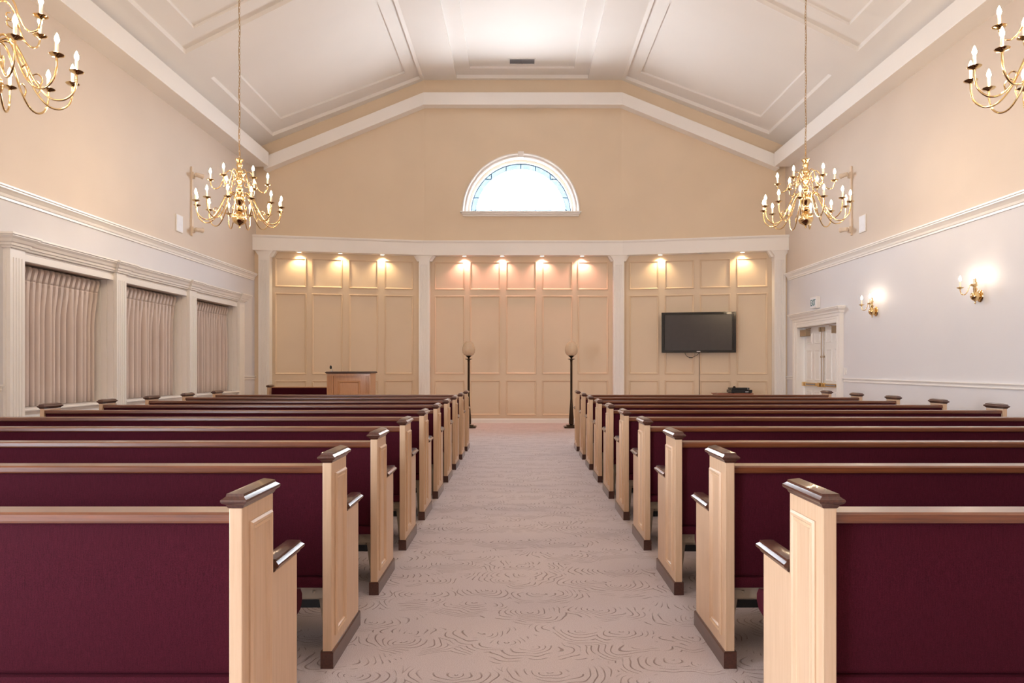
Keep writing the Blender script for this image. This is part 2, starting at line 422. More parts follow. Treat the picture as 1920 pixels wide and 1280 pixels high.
for i, (sx, y0, y1) in enumerate([(-1,) + w_ for w_ in ADDED_WIN]):
    w = empty('window_%d' % (i + 2), (XL if sx < 0 else XR, 0, 0)); tag(w, kind='structure')  # window added out of view to bring daylight in
    mb = MB(); mb.frame(y0 - .10, y1 + .10, SILLZ - .10, HEADZ + .10, [(0, 0), (0, .03), (.02, .045), (.10, .03), (.10, -.2), (.0, -.2)], lambda u, v, h: (-sx * h, u, v))
    a_, b_ = sorted((sx * .12, sx * .18))
    mb.box(a_, b_, (y0 + y1) / 2 - .02, (y0 + y1) / 2 + .02, SILLZ, HEADZ)
    mb.box(a_, b_, y0, y1, 1.6 - .02, 1.6 + .02)
    build('window_frame', mb, M['trim'], w)
    mb = MB(); mb.box(min(sx * .148, sx * .152), max(sx * .148, sx * .152), y0, y1, SILLZ, HEADZ); build('glass_pane', mb, M['glass'], w)

# ---------------- ceiling with stepped coffers
mb = MB()
D1, D2 = .075, .045
def cell(outer_q, q1, q2, zf, d0=0):
    lv = lambda q, d: [(x, y, zf(x) + d) for x, y in q]
    rings = [lv(outer_q, 0), lv(q1, 0), lv(q1, D1), lv(q2, D1), lv(q2, D1 + D2)]
    for a, bq in zip(rings, rings[1:]):
        for i in range(4):
            j = (i + 1) % 4; mb.quad(a[i], a[j], bq[j], bq[i])
    mb.quad(*rings[-1])
bays = [(11.04, None), (6.90, 11.04), (2.76, 6.90), (-1.38, 2.76)]
def slope_cell(xa, xb, pa, pb, ia, ib, y0, y1):
    # xa/xb cell edges (low side, fold side); pa/pb panel edges; ia/ib inner edges
    n = y0 + .44
    if y1 is None:
        o = [(xa, y0), (xb, y0), (xb, yw(xb) + .02), (xa, yw(xa) + .02)]
        p = [(pa, n), (pb, n), (pb, yw(pb) - .13), (pa, yw(pa) - .24)]
        q = [(ia, n + .35), (ib, n + .35), (ib, yw(ib) - .52), (ia, yw(ia) - .66)]
    else:
        o = [(xa, y0), (xb, y0), (xb, y1), (xa, y1)]
        p = [(pa, n), (pb, n), (pb, y1 - .44), (pa, y1 - .44)]
        q = [(ia, n + .35), (ib, n + .35), (ib, y1 - .79), (ia, y1 - .79)]
    cell(o, p, q, zc)
for y0, y1 in bays:
    slope_cell(XL - .05, FL, -5.19, -2.187, -4.89, -2.45, y0, y1)
    slope_cell(XR + .05, FR, 5.25, 2.337, 4.95, 2.60, y0, y1)
    n = y0 + .44
    if y1 is None:
        o = [(FL, y0), (FR, y0), (FR, YW + .02), (FL, YW + .02)]
        p = [(-1.39, n), (1.52, n), (1.52, YW - .09), (-1.39, YW - .09)]
        q = [(-1.07, n + .35), (1.19, n + .35), (1.19, YW - .42), (-1.07, YW - .42)]
    else:
        o = [(FL, y0), (FR, y0), (FR, y1), (FL, y1)]
        p = [(-1.39, n), (1.52, n), (1.52, y1 - .44), (-1.39, y1 - .44)]
        q = [(-1.07, n + .35), (1.19, n + .35), (1.19, y1 - .79), (-1.07, y1 - .79)]
    cell(o, p, q, zc)
for a, b_ in ((XL - .05, FL), (FL, FR), (FR, XR + .05)):
    mb.quad((a, YREAR - .02, zc(a)), (b_, YREAR - .02, zc(b_)), (b_, -1.38, zc(b_)), (a, -1.38, zc(a)))
struct('ceiling', mb, M['ceiling'], recalc=False)
# roof deck above, closes the room to the sky
mb = MB()
zz = lambda x: zc(x) + .3
for a, b_ in ((XL - .4, FL), (FL, FR), (FR, XR + .4)):
    mb.quad((a, YREAR - .3, zz(a)), (b_, YREAR - .3, zz(b_)), (b_, YW + .4, zz(b_)), (a, YW + .4, zz(a)))
struct('ceiling_deck', mb, M['ceiling'])

# ---------------- cornice beam round the room, standing off the walls
def along_x(pts_fn, xs_, name):
    pass
BZ0, BZ1 = 5.44, 5.738
BXL, BXR = -5.255, 5.345
BYC = 14.31
mb = MB(); mb.box(XL - .02, BXL, YREAR, BYC, BZ0, BZ1); struct('trim_1', mb, M['trim'], bevel=.004)
mb = MB(); mb.box(BXR, XR + .02, YREAR, BYC, BZ0, BZ1); struct('trim_2', mb, M['trim'], bevel=.004)
mb = MB()
OFF = .22
rings = []
for x in (BXL - .12, FL + .01, FR - .01, BXR + .12):
    k = max(0, FL - x, x - FR)
    zlo = 7.0 - .496 * k; zhi = 7.269 - .496 * k
    y = yw(x); rings.append([(x, y - OFF, zlo), (x, y - OFF, zhi), (x, y + .02, zhi), (x, y + .02, zlo)])
mb.loft(rings); struct('trim_3', mb, M['trim'])

# ---------------- entablature over the panelled end wall
EZ0, EZ1, EP = 3.703, 4.022, .20
def facet_band(prof, x0=XL, x1=XR):
    rings = []
    for x in (x0, FL, FR, x1): rings.append([(x, yw(x) - d, z) for d, z in prof])
    m_ = MB(); m_.loft(rings); return m_
struct('trim_4', facet_band([(-.01, EZ0), (EP, EZ0), (EP, EZ1 - .055), (EP + .012, EZ1 - .045), (EP + .022, EZ1 - .02), (EP + .022, EZ1), (-.01, EZ1)]), M['trim'])
# baseboards
bp = [(-.005, 0), (.022, 0), (.022, .07), (.012, .085), (.008, .10), (-.005, .10)]
struct('baseboard_back', facet_band(bp), M['trim'])
mb = MB(); mb.prism(bp, lambda u, v, t: (XL + u, t, v), YREAR, yw(XL)); struct('baseboard_left', mb, M['trim'])
mb = MB(); mb.prism(bp, lambda u, v, t: (XR - u, t, v), YREAR, DY0 - .16); mb.prism(bp, lambda u, v, t: (XR - u, t, v), DY1 + .21, yw(XR)); struct('baseboard_right', mb, M['trim'])

# panel mouldings on the end wall
pm = [(0, 0), (0, .020), (.006, .028), (.016, .026), (.022, .014), (.032, .008), (.036, 0)]
rows = [(.173, .95), (1.088, 2.825), (2.959, 3.583)]
cols_c = [(-1.89, -1.22), (-1.104, -.428), (-.30, .373), (.504, 1.18), (1.297, 1.974)]
cols_l = [(-5.22, -4.59), (-4.476, -3.848), (-3.716, -3.105), (-2.968, -2.358)]
cols_r = [(2.437, 3.063), (3.192, 3.807), (3.928, 4.552), (4.683, 5.302)]
for nm, cols in (('left', cols_l), ('centre', cols_c), ('right', cols_r)):
    mb = MB()
    for a, b_ in cols:
        for z0, z1 in rows:
            mb.frame(a, b_, z0, z1, pm, lambda u, v, h: (u, yw(u) - h + .001, v))
    build('panel_moulding', mb, M['tan_trim'], wall_back)

# fluted pilasters of the end wall
def fluted(w, d, n, gw, gd, margin):
    """half-section polygon (s, out) with n flutes in the front face"""
    pts = [(-w / 2, 0), (-w / 2, d)]
    step = (w - 2 * margin) / n
    for k in range(n):
        c = -w / 2 + margin + step * (k + .5)
        pts += [(c - gw / 2, d), (c - gw / 4, d - gd), (c + gw / 4, d - gd), (c + gw / 2, d)]
    pts += [(w / 2, d), (w / 2, 0)]
    return pts
def end_pilaster(cx, nm):
    w, d = .235, .165
    y0 = yw(cx); ang = 0 if FL + .01 < cx < FR - .01 else 0
    fx = lambda s, o, z: (cx + s, yw(cx + s) - o if False else y0 - o, z)
    mb = MB()
    mb.prism(fluted(w, d, 5, .014, .010, .03), fx, .0, 3.50)
    mb.prism([(-w / 2, -.03), (-w / 2, d), (w / 2, d), (w / 2, -.03)], fx, 3.50, EZ0)
    mb.prism([(-w / 2 - .015, 0), (-w / 2 - .015, d + .015), (w / 2 + .015, d + .015), (w / 2 + .015, 0)], fx, 0, .16)
    # splayed brackets at the head, two layers
    for sg in (-1, 1):
        mb.prism([(sg * w / 2, EZ0), (sg * (w / 2 + .075), EZ0), (sg * w / 2, EZ0 - .105)], lambda u, v, t: (cx + u, y0 - t, v), .04, d)
        mb.prism([(sg * w / 2, EZ0), (sg * (w / 2 + .125), EZ0), (sg * (w / 2 + .045), EZ0 - .125), (sg * w / 2, EZ0 - .125)], lambda u, v, t: (cx + u, y0 - t, v), .0, .10)
    if cx < -3: mb.box(XL - .01, cx - w / 2 + .002, y0 - .13, y0 + .03, 0, EZ0, 1)
    if cx > 3: mb.box(cx + w / 2 - .002, XR + .01, y0 - .13, y0 + .03, 0, EZ0, 1)
    struct(nm, mb, [M['trim'], M['wall_back']])
end_pilaster(-2.10, 'trim_5'); end_pilaster(2.19, 'trim_6')
end_pilaster(-5.39, 'trim_7'); end_pilaster(5.50, 'trim_8')

# ---------------- picture rails, chair rails
pr_ = [(0, 3.06), (.022, 3.06), (.022, 3.085), (.034, 3.09), (.04, 3.12), (.065, 3.15), (.085, 3.165), (.085, 3.18), (.10, 3.185), (.10, 3.205), (0, 3.205)]
mb = MB(); mb.prism(pr_, lambda u, v, t: (XL - .005 + u, t, v), YREAR, 14.36); struct('trim_9', mb, M['trim'])
mb = MB(); mb.prism(pr_, lambda u, v, t: (XR + .005 - u, t, v), YREAR, 14.36); struct('trim_10', mb, M['trim'])
cr = [(0, .98), (.012, .98), (.022, .995), (.014, 1.005), (.016, 1.02), (.03, 1.035), (.04, 1.04), (.04, 1.052), (0, 1.052)]
mb = MB(); mb.prism(cr, lambda u, v, t: (XL - .003 + u, t, v), YREAR, 7.37); mb.prism(cr, lambda u, v, t: (XL - .003 + u, t, v), 13.72, 14.45); struct('trim_11', mb, M['trim'])
mb = MB(); mb.prism(cr, lambda u, v, t: (XR + .003 - u, t, v), YREAR, DY0 - .16); mb.prism(cr, lambda u, v, t: (XR + .003 - u, t, v), 14.03, 14.45); struct('trim_12', mb, M['trim'])

# ---------------- window surround on the left wall
PX = -5.52
for k, (y0, y1) in enumerate(PILY):
    w = y1 - y0; cy = (y0 + y1) / 2
    pts = fluted(w, PX - XL + .34, 4, .014, .012, .025)
    # flutes on the side faces inside the recess
    side = []
    D = PX - XL + .34
    for sgn in (0, 1):
        pass
    mb = MB()
    poly = [(-w / 2, 0)]
    ng = 4
    for g in range(ng):
        c = .06 + (D - .06) * (g + .5) / ng
        poly += [(-w / 2, c - .007), (-w / 2 + .010, c - .004), (-w / 2 + .010, c + .004), (-w / 2, c + .007)]
    poly += pts[1:-1]
    poly += [(w / 2, 0)]
    fn = lambda s, o, z, cy=cy: (PX - .34 - (PX - XL) + (XL - XL) + o if False else XL - .34 + o, cy + s, z)
    mb.prism(poly, fn, 0, 2.44)
    mb.prism([(-w / 2, 0), (-w / 2, D), (w / 2, D), (w / 2, 0)], fn, 2.44, 2.56)
    struct('trim_%d' % (13 + k), mb, M['trim'])
# cornice with break-forwards over the pilasters
cp = [(0, 2.54), (.02, 2.54), (.025, 2.56), (.04, 2.565), (.045, 2.59), (.06, 2.60), (.075, 2.63), (.10, 2.655), (.10, 2.665), (.115, 2.67), (.115, 2.69), (0, 2.69)]
def ring_u(x0, y0, y1, prof, ext):
    """profile carried round three sides of a block: returns at y0 and y1"""
    rings = []
    for sx, sy in ((0, 0), (1, 0), (1, 1), (0, 1)):
        rings.append([((x0 if sx == 0 else x0 + ext + u), (y0 - u if sy == 0 else y1 + u), v) for u, v in prof])
    return rings
mb = MB()
mb.loft(ring_u(XL - .01, PILY[0][0] + .03, PILY[3][1] - .03, cp, .055))
for y0, y1 in PILY:
    mb.loft(ring_u(XL - .01, y0, y1, cp, PX - XL + .012))
struct('trim_17', mb, M['trim'])
mb = MB()
hp = [(0, 2.434), (.055, 2.434), (.055, 2.50), (.046, 2.505), (.046, 2.515), (.055, 2.52), (.055, 2.55), (0, 2.55)]
for k in range(3):
    mb.prism(hp, lambda u, v, t: (XL - .02 + u, t, v), PILY[k][1], PILY[k + 1][0])
struct('trim_18', mb, M['trim'])
mb = MB()
sp = [(-.34, .745), (-.34, .775), (.075, .775), (.085, .765), (.085, .752), (.06, .742), (.03, .735), (.02, .70), (.03, .685), (.04, .68), (.04, .655), (.018, .645), (.018, .60), (0, .60), (0, .745)]
for k in range(3):
    mb.prism(sp, lambda u, v, t: (XL + u, t, v), PILY[k][1], PILY[k + 1][0])
struct('trim_19', mb, M['trim'])

# ---------------- curtains
cur_lab = ['pleated beige curtain in the nearest bay of the left wall, the widest of three',
           'pleated beige curtain in the middle window bay of the left wall',
           'pleated beige curtain in the left wall bay farthest from the camera']
for k in range(3):
    y0, y1 = PILY[k][1] + .02, PILY[k + 1][0] - .03
    cx = XL - .27
    root = empty('curtain', (cx, (y0 + y1) / 2, .78)); tag(root, cur_lab[k], 'curtain', 'curtains of the left wall')
    W = y1 - y0; n = 17; sub = 14; steps = n * sub
    rnd = random.Random(20 + k); sh = [rnd.uniform(-.16, .16) for _ in range(n + 1)]; am = [rnd.uniform(.8, 1.2) for _ in range(n + 1)]
    def fold(z):
        row = []
        for i in range(steps + 1):
            q = min(i / sub, n - 1e-6); j = int(q); f = q - j
            g = min(1.0, max(0.0, (1.47 - z) / .45)); g = g * g * (3 - 2 * g)      # 0 at the pinch, 1 in the free fall
            c = .5 + sh[j] * g                                                       # fold crest
            d = abs(f - c) / (c if f < c else 1 - c)
            ridge = min(1.0, max(0.0, (1 - d * 1.25) * 2.2))                                      # narrow pinch pleat
            soft = 1 - d ** 2.2                                                 # full fold, narrow valley                                      # rounded fold
            x = (1 - g) * .12 * ridge + g * .125 * am[j] * soft
            roll = -g * .026 * soft * am[j]
            row.append((x, -W / 2 + i / steps * W + roll, z))
        return row
    mb = MB(); mb.loft([fold(z) for z in (0, .2, .5, .8, 1.0, 1.12, 1.22, 1.30, 1.36, 1.41, 1.45, 1.47)], closed=False, caps=False)
    o = build('drape', mb, M['curtain'], root, smooth=60)
    s_ = o.modifiers.new('thickness', 'SOLIDIFY'); s_.thickness = .004
    mb = MB(); mb.loft([[(x_ * f_, y_, z_) for x_, y_, _ in fold(1.47)] for z_, f_ in ((1.47, 1.0), (1.50, 1.05), (1.60, 1.25), (1.635, 1.15))], closed=False, caps=False)
    o = build('pleated_heading', mb, M['curtain'], root, smooth=40)
    s_ = o.modifiers.new('thickness', 'SOLIDIFY'); s_.thickness = .004
    mb = MB(); mb.box(-.03, .03, -W / 2, W / 2, 1.637, 1.662); build('curtain_track', mb, M['vent'], root)

# ---------------- double door on the right wall
door = empty('door_1', (XR, (DY0 + DY1) / 2, 0)); tag(door, kind='structure')
hw = (DY1 - DY0) / 2
def dfn(s, o, z): return (-o, s, z)       # s along +Y, o out of the wall toward the room
CW = .155
mb = MB()
for sg in (-1, 1):
    a = sg * (hw - .006); cw = CW if sg < 0 else .19
    poly = [(a, -.13), (a, .05), (a + sg * .02, .065), (a + sg * .05, .06), (a + sg * .06, .05), (a + sg * .075, .06), (a + sg * .09, .06), (a + sg * .10, .05), (a + sg * .115, .068), (a + sg * cw, .068), (a + sg * cw, -.0)]
    mb.prism(poly, dfn, 0, 2.20)
build('door_casing', mb, M['trim'], door)
mb = MB()
L0, L1 = -hw - CW + .02, hw + .17
mb.prism([(0, 2.03), (.055, 2.03), (.06, 2.05), (.05, 2.06), (.05, 2.10), (.058, 2.105), (.058, 2.14), (.07, 2.15), (.07, 2.19), (0, 2.19)], lambda u, v, t: (-u, t, v), L0, L1)
cpd = [(0, 2.185), (.07, 2.185), (.075, 2.20), (.09, 2.21), (.095, 2.235), (.125, 2.265), (.135, 2.275), (.135, 2.29), (.15, 2.295), (.15, 2.312), (0, 2.312)]
rings = []
for sx, sy in ((0, 0), (1, 0), (1, 1), (0, 1)):
    rings.append([((-0 if sx == 0 else -u), (L0 - max(0, u - .07) - .02 if sy == 0 else L1 + max(0, u - .07) + .02), v) for u, v in cpd])
mb.loft(rings)
build('door_cornice', mb, M['trim'], door)
for sg in (-1, 1):
    leaf = MB(); y0, y1 = (-hw + .010, -.003) if sg < 0 else (.003, hw - .010)
    leaf.box(.095, .135, y0, y1, .004, DZ + .03)
    dm = [(0, 0), (.012, .012), (.02, .012), (.034, -.004), (.05, -.004), (.06, 0)]
    wv = y1 - y0; st = .11; pw = (wv - 3 * st) / 2
    for c in range(2):
        a = y0 + st + c * (pw + st)
        for z0, z1 in ((.22, .78), (.98, 1.58), (1.70, 1.92)):
            leaf.frame(a, a + pw, z0, z1, [(0, 0), (.006, .010), (.016, .010), (.026, .002), (.036, 0)], lambda u, v, h: (.0945 - h, u, v))
            leaf.box(.0885, .0955, a + .05, a + pw - .05, z0 + .05, z1 - .05)
    lo = build('door_leaf', leaf, M['door'], door)
    bar = MB(); bar.box(.045, .075, y0 + .03, y1 - .03, .875, .935); bar.box(.03, .094, y0 + .03, y0 + .11, .865, .945); bar.box(.03, .094, y1 - .11, y1 - .03, .865, .945)
    build('panic_bar', bar, M['brass'], lo, bevel=.004)
    pad = MB(); pad.box(.036, .046, y0 + .25, y1 - .20, .89, .92); build('push_pad', pad, M['vent'], lo)
    rod = MB(); yy = (y1 - .05) if sg < 0 else (y0 + .05)
    rod.tube([(.08, yy, .93), (.08, yy, 1.93)], .007, 8); rod.box(.07, .094, yy - .018, yy + .018, 1.42, 1.455)
    build('vertical_rod', rod, M['tanmetal'], lo)
    lb = MB(); lb.box(.045, .094, yy - .035, yy + .035, 1.915, 2.0); build('latch_box', lb, M['tanmetal'], lo, bevel=.004)
    cl = MB(); ya, yb = (y0 + .02, y0 + .30) if sg < 0 else (y1 - .30, y1 - .02)
    cl.box(-.005, .094, ya, yb, 1.855, 1.985); build('door_closer', cl, M['tanmetal'], lo, bevel=.006)
    ar = MB(); ym = (ya + yb) / 2
    ar.tube([(.05, ym, 1.97), (.0, ym + (.16 if sg < 0 else -.16), 1.992), (.03, ym + (.30 if sg < 0 else -.30), 1.998)], .009, 6); build('closer_arm', ar, M['tanmetal'], lo)

# ---------------- light switch beside the door
o = MB(); o.box(-.018, .002, -.04, .04, -.06, .06); o.box(-.026, -.016, -.012, .012, -.022, .022)
ls = build('light_switch', o, M['white'], None, bevel=.003); ls.location = (XR, 11.84, 1.17)
tag(ls, 'small white wall switch just above the chair rail beside the double door', 'switch')

# ---------------- exit sign
ex = empty('exit_sign', (XR, 12.98, 2.36)); tag(ex, 'small white EXIT sign on the right wall above the double door', 'sign')
mb = MB(); mb.box(-.075, 0, -.14, .14, 0, .215); build('sign_box', mb, M['white'], ex, bevel=.006)
mb = MB(); mb.box(-.079, -.074, -.125, .125, .015, .2); build('sign_face', mb, M['grille'], ex)
fc = bpy.data.curves.new('exit_lettering', 'FONT'); fc.body = 'EXIT'; fc.size = .17; fc.align_x = 'CENTER'; fc.extrude = .002; fc.materials.append(M['teal'])
fo = bpy.data.objects.new('lettering', fc); COL.objects.link(fo); fo.parent = ex
fo.rotation_euler = (pi / 2, 0, -pi / 2); fo.location = (-.081, 0, .048); fo.scale = (.62, 1, 1)
lm = bpy.data.meshes.new_from_object(fo); lo_ = bpy.data.objects.new('lettering', lm); COL.objects.link(lo_)
lo_.parent = ex; lo_.location = fo.location; lo_.rotation_euler = fo.rotation_euler; lo_.scale = fo.scale
bpy.data.objects.remove(fo)

# ---------------- downlights in the soffit of the entablature
def downlight(x, lit, label, pink):
    y = yw(x) - .105
    d = empty('downlight', (x, y, EZ0)); tag(d, label, 'light', 'downlights over the panelled wall')
    mb = MB(); rings = []
    for r, z in ((.062, .0), (.062, -.008), (.05, -.012), (.045, .0), (.044, .0)):
        rings.append([(r * cos(2 * pi * k / 24), r * sin(2 * pi * k / 24), z) for k in range(24)])
    mb.loft(rings, caps=False); build('trim_ring', mb, M['white'], d, smooth=40)
    mb = MB(); mb.lathe([(0, -.001), (.044, -.001), (.044, -.004), (0, -.006)], 20)
    build('lens', mb, (M['downlight_pink'] if pink else M['downlight']) if lit else M['vent'], d)
    if lit:
        l = bpy.data.lights.new('downlight_lamp', 'SPOT'); l.energy = 27 if pink else 20
        l.color = (1, .44, .36) if pink else (1, .70, .38); l.spot_size = radians(125); l.spot_blend = .8; l.shadow_soft_size = .04
        lo = bpy.data.objects.new('downlight_lamp', l); COL.objects.link(lo); lo.parent = d; lo.location = (0, 0, -.03)
        lo.rotation_euler = (radians(8), 0, 0)
def xf(px, d=.105):
    k = (px - VX) / F
    for _ in range(20): pass
    x = k * 15
    for _ in range(30): x = k * (yw(x) - d)
    return x
for px, lit, lab, pk in ((561, 1, 'warm downlight above the bench, leftmost over the left panels', 0), (638, 1, 'warm downlight over the left panels, directly above the lectern', 0),
                         (717, 1, 'warm downlight over the left panels, closest to the left middle pilaster', 0),
                         (870.6, 1, 'rosy downlight over the middle panels, above the left floor lamp', 1), (941.6, 1, 'rosy downlight over the middle panels, second from left of four', 1),
                         (1016.4, 1, 'rosy downlight over the middle panels, third from left of four', 1), (1091.5, 1, 'rosy downlight over the middle panels, near the right floor lamp', 1),
                         (1238, 1, 'warm downlight over the right panels, above the screen left edge', 0), (1313, 0, 'unlit grey downlight over the right panels above the screen', 0),
                         (1392, 1, 'warm downlight over the right panels nearest the right wall', 0)):
    downlight(xf(px), lit, lab, pk)

# ---------------- ceiling vent
v_ = empty('ceiling_vent', (.055, 14.53, ZC + D1 + D2)); tag(v_, 'grey slotted air vent set in the flat middle of the ceiling', 'vent')
mb = MB(); mb.frame(-.285, .285, -.14, .14, [(0, 0), (0, -.008), (.02, -.012), (.024, 0)], lambda u, v, h: (u, v, h)); build('vent_frame', mb, M['white'], v_)
mb = MB(); mb.box(-.262, .262, -.117, .117, -.002, .001)
for k in range(44):
    x = -.258 + k * .012
    mb.quad((x, -.115, -.002), (x, .115, -.002), (x + .005, .115, -.009), (x + .005, -.115, -.009))
mb.box(-.008, .008, -.115, .115, -.010, 0)
build('vent_grille', mb, M['vent'], v_)

# ------------------------------------------------------------------ pews
PL = 3.755       # length over the end panels
HP = PL / 2
PT = .0385
ZP, ZA = .847, .594
def pew_end(root, sg):
    """sg = +1: end panel at local +x"""
    xo = sg * HP; xi = xo - sg * PT; xc_ = (xo + xi) / 2
    mb = MB()
    mb.prism([(0, 0), (.468, 0), (.468, ZA), (.237, ZA), (.237, ZP), (0, ZP)], lambda u, v, t: (t, u, v), xi, xo)
    e = build('end_panel', mb, M['maple'], root, bevel=.003)
    mb = MB()
    mb.frame(.045, .214, .118, .80, [(0, 0), (0, .005), (.006, .011), (.013, .011), (.018, .006), (.026, .009), (.03, .002), (.034, 0)], lambda u, v, h: (xo + sg * (h - .0005), u, v))
    build('panel_moulding', mb, M['maple'], e)
    mb = MB(); a = PT / 2
    cap = [(a, 0), (a + .003, .003), (a + .006, .010), (a + .015, .016), (a + .0175, .021), (a + .0165, .026), (a + .012, .029), (a + .006, .034), (a + .0045, .041)]
    lv = [(w, .1185 + (w - a), ZP + z) for w, z in cap] + [(a * .12, .1185 - .022, ZP + .0495)]
    mb.rects(lv, xc_, .1185)
    build('end_cap', mb, M['dark'], e, smooth=32)
    mb = MB()
    lv = [(w, .118 + (w - a) * (.7), ZA + z) for w, z in cap] + [(a * .5, .118 - .012, ZA + .046)]
    mb.rects(lv, xc_, .368)
    build('arm_cap', mb, M['dark'], e, smooth=32)
    mb = MB()
    mb.loft([[(xi - sg * .006, -.007, z), (xo + sg * o_, -.007 - (0 if o_ > .006 else -.003), z), (xo + sg * o_, .475, z), (xi - sg * .006, .475, z)] for z, o_ in ((0, .008), (.064, .008), (.070, .003))])
    build('base_trim', mb, M['dark'], e)
    return e
def make_pew():
    r = empty('pew')
    pew_end(r, 1); pew_end(r, -1)
    ix = HP - PT
    mb = MB(); mb.prism([(.014, .802), (.098, .802), (.102, .808), (.102, .827), (.098, .832), (.018, .832), (.011, .826), (.011, .808)], lambda u, v, t: (t, u, v), -ix, ix)
    build('top_rail', mb, M['rail'], r)
    # upholstered back, slight recline toward the seat
    mb = MB()
    poly = [(.028, .803), (.024, .79), (.022, .60), (.022, .385), (.030, .372), (.14, .372), (.135, .45), (.10, .65), (.075, .803)]
    mb.prism(poly, lambda u, v, t: (t, u, v), -ix, ix)
    build('back_cushion', mb, M['fabric'], r, smooth=35)
    mb = MB()
    poly = [(.018, .366), (.014, .345), (.018, .326), (.05, .318), (.58, .335), (.625, .345), (.645, .37), (.645, .395), (.625, .42), (.58, .428), (.2, .405), (.05, .372)]
    mb.prism(poly, lambda u, v, t: (t, u, v), -ix, ix)
    build('seat_cushion', mb, M['fabric'], r, smooth=50)
    mb = MB()
    mb.box(-ix, ix, .05, .062, .272, .320); mb.box(-ix, ix, .062, .10, .305, .318)
    mb.box(-ix, ix, .14, .152, .236, .260)
    mb.box(-ix, ix, .10, .55, .312, .330)
    for sg in (-1, 1):
        for zz, yy in ((.30, .048), (.245, .138)): mb.lathe([(0, -.004), (.006, -.004), (.006, .004), (0, .004)], 8, (sg * (ix - .05), yy, zz))
    build('seat_bracket', mb, M['metal'], r)
    mb = MB(); mb.box(-ix, ix, .155, .45, .195, .262); build('support_beam', mb, M['black'], r)
    for x in (-ix + .024, -ix / 3, ix / 3, ix - .024):
        mb = MB()
        mb.prism([(.055, .31), (.085, .31), (.225, .012), (.225, 0), (.185, 0), (.185, .012)], lambda u, v, t: (t, u, v), x - .012, x + .012)
        mb.box(x - .02, x + .02, .17, .25, 0, .008)
        build('leg', mb, M['metal'], r)
    return r
pew0 = make_pew()
ORD = ['nearest the camera', 'second from the camera', 'third from the camera', 'fourth from the camera', 'fifth from the camera',
       'sixth from the camera', 'third from the front, counted from the panelled wall', 'fourth']
left_txt = {1: 'nearest the camera', 2: 'second from the camera', 3: 'third from the camera', 4: 'fourth from the camera', 5: 'fifth from the camera',
            6: 'fifth from the front lectern end', 7: 'fourth from the lectern end', 8: 'third from the lectern end', 9: 'second from the lectern end', 10: 'frontmost, nearest the lectern'}
right_txt = {1: 'nearest the camera', 2: 'second from the camera', 3: 'third from the camera', 4: 'fourth from the camera', 5: 'fifth from the camera',
             6: 'fifth from the screen end', 7: 'fourth from the screen end', 8: 'third from the screen end', 9: 'second from the screen end', 10: 'frontmost, nearest the wall screen'}
XPL = -.775 - HP; XPR = .850 + HP
for n in range(1, 11):
    y = 1.911 + .907 * (n - 1)
    for side in (0, 1):
        p = pew0 if (n == 1 and side == 0) else copy_tree(pew0)
        p.location = (XPL if side == 0 else XPR, y, 0)
        tag(p, ('maroon pew with maple ends left of the aisle, ' + left_txt[n]) if side == 0 else ('maroon pew with maple ends right of the aisle, ' + right_txt[n]),
            'pew', 'pews left of the aisle' if side == 0 else 'pews right of the aisle')

# ---------------- bench on the platform side, facing the congregation
def bench():
    r = empty('bench', (-4.19, 13.62, 0)); tag(r, 'short maroon bench with a maple end behind the lectern, against the left panels', 'bench')
    hw_ = .76
    for sg in (-1, 1):
        xo = sg * hw_; xi = xo - sg * PT; xc_ = (xo + xi) / 2
        mb = MB(); mb.prism([(0, 0), (-.47, 0), (-.47, ZA), (-.237, ZA), (-.237, .845), (0, .845)], lambda u, v, t: (t, u, v), xi, xo)
        e = build('end_panel', mb, M['maple'], r, bevel=.003)
        a = PT / 2
        cap = [(a, 0), (a + .006, .010), (a + .0175, .021), (a + .012, .029), (a + .0045, .041)]
        mb = MB(); mb.rects([(w, .1185 + (w - a), .845 + z) for w, z in cap] + [(a * .12, .09, .8945)], xc_, -.1185); build('end_cap', mb, M['dark'], e, smooth=32)
        mb = MB(); mb.rects([(w, .118 + (w - a), ZA + z) for w, z in cap], xc_, -.36); build('arm_cap', mb, M['dark'], e, smooth=32)
    ix = hw_ - PT
    mb = MB(); mb.box(-ix, ix, -.10, -.01, .832, .852); build('top_rail', mb, M['maple_flat'], r)
    mb = MB(); mb.prism([(-.02, .832), (-.085, .832), (-.15, .42), (-.02, .36)], lambda u, v, t: (t, u, v), -ix, ix); build('back_cushion', mb, M['fabric'], r)
    mb = MB(); mb.prism([(-.02, .32), (-.62, .33), (-.65, .37), (-.62, .42), (-.15, .41), (-.02, .36)], lambda u, v, t: (t, u, v), -ix, ix); build('seat_cushion', mb, M['fabric'], r)
bench()

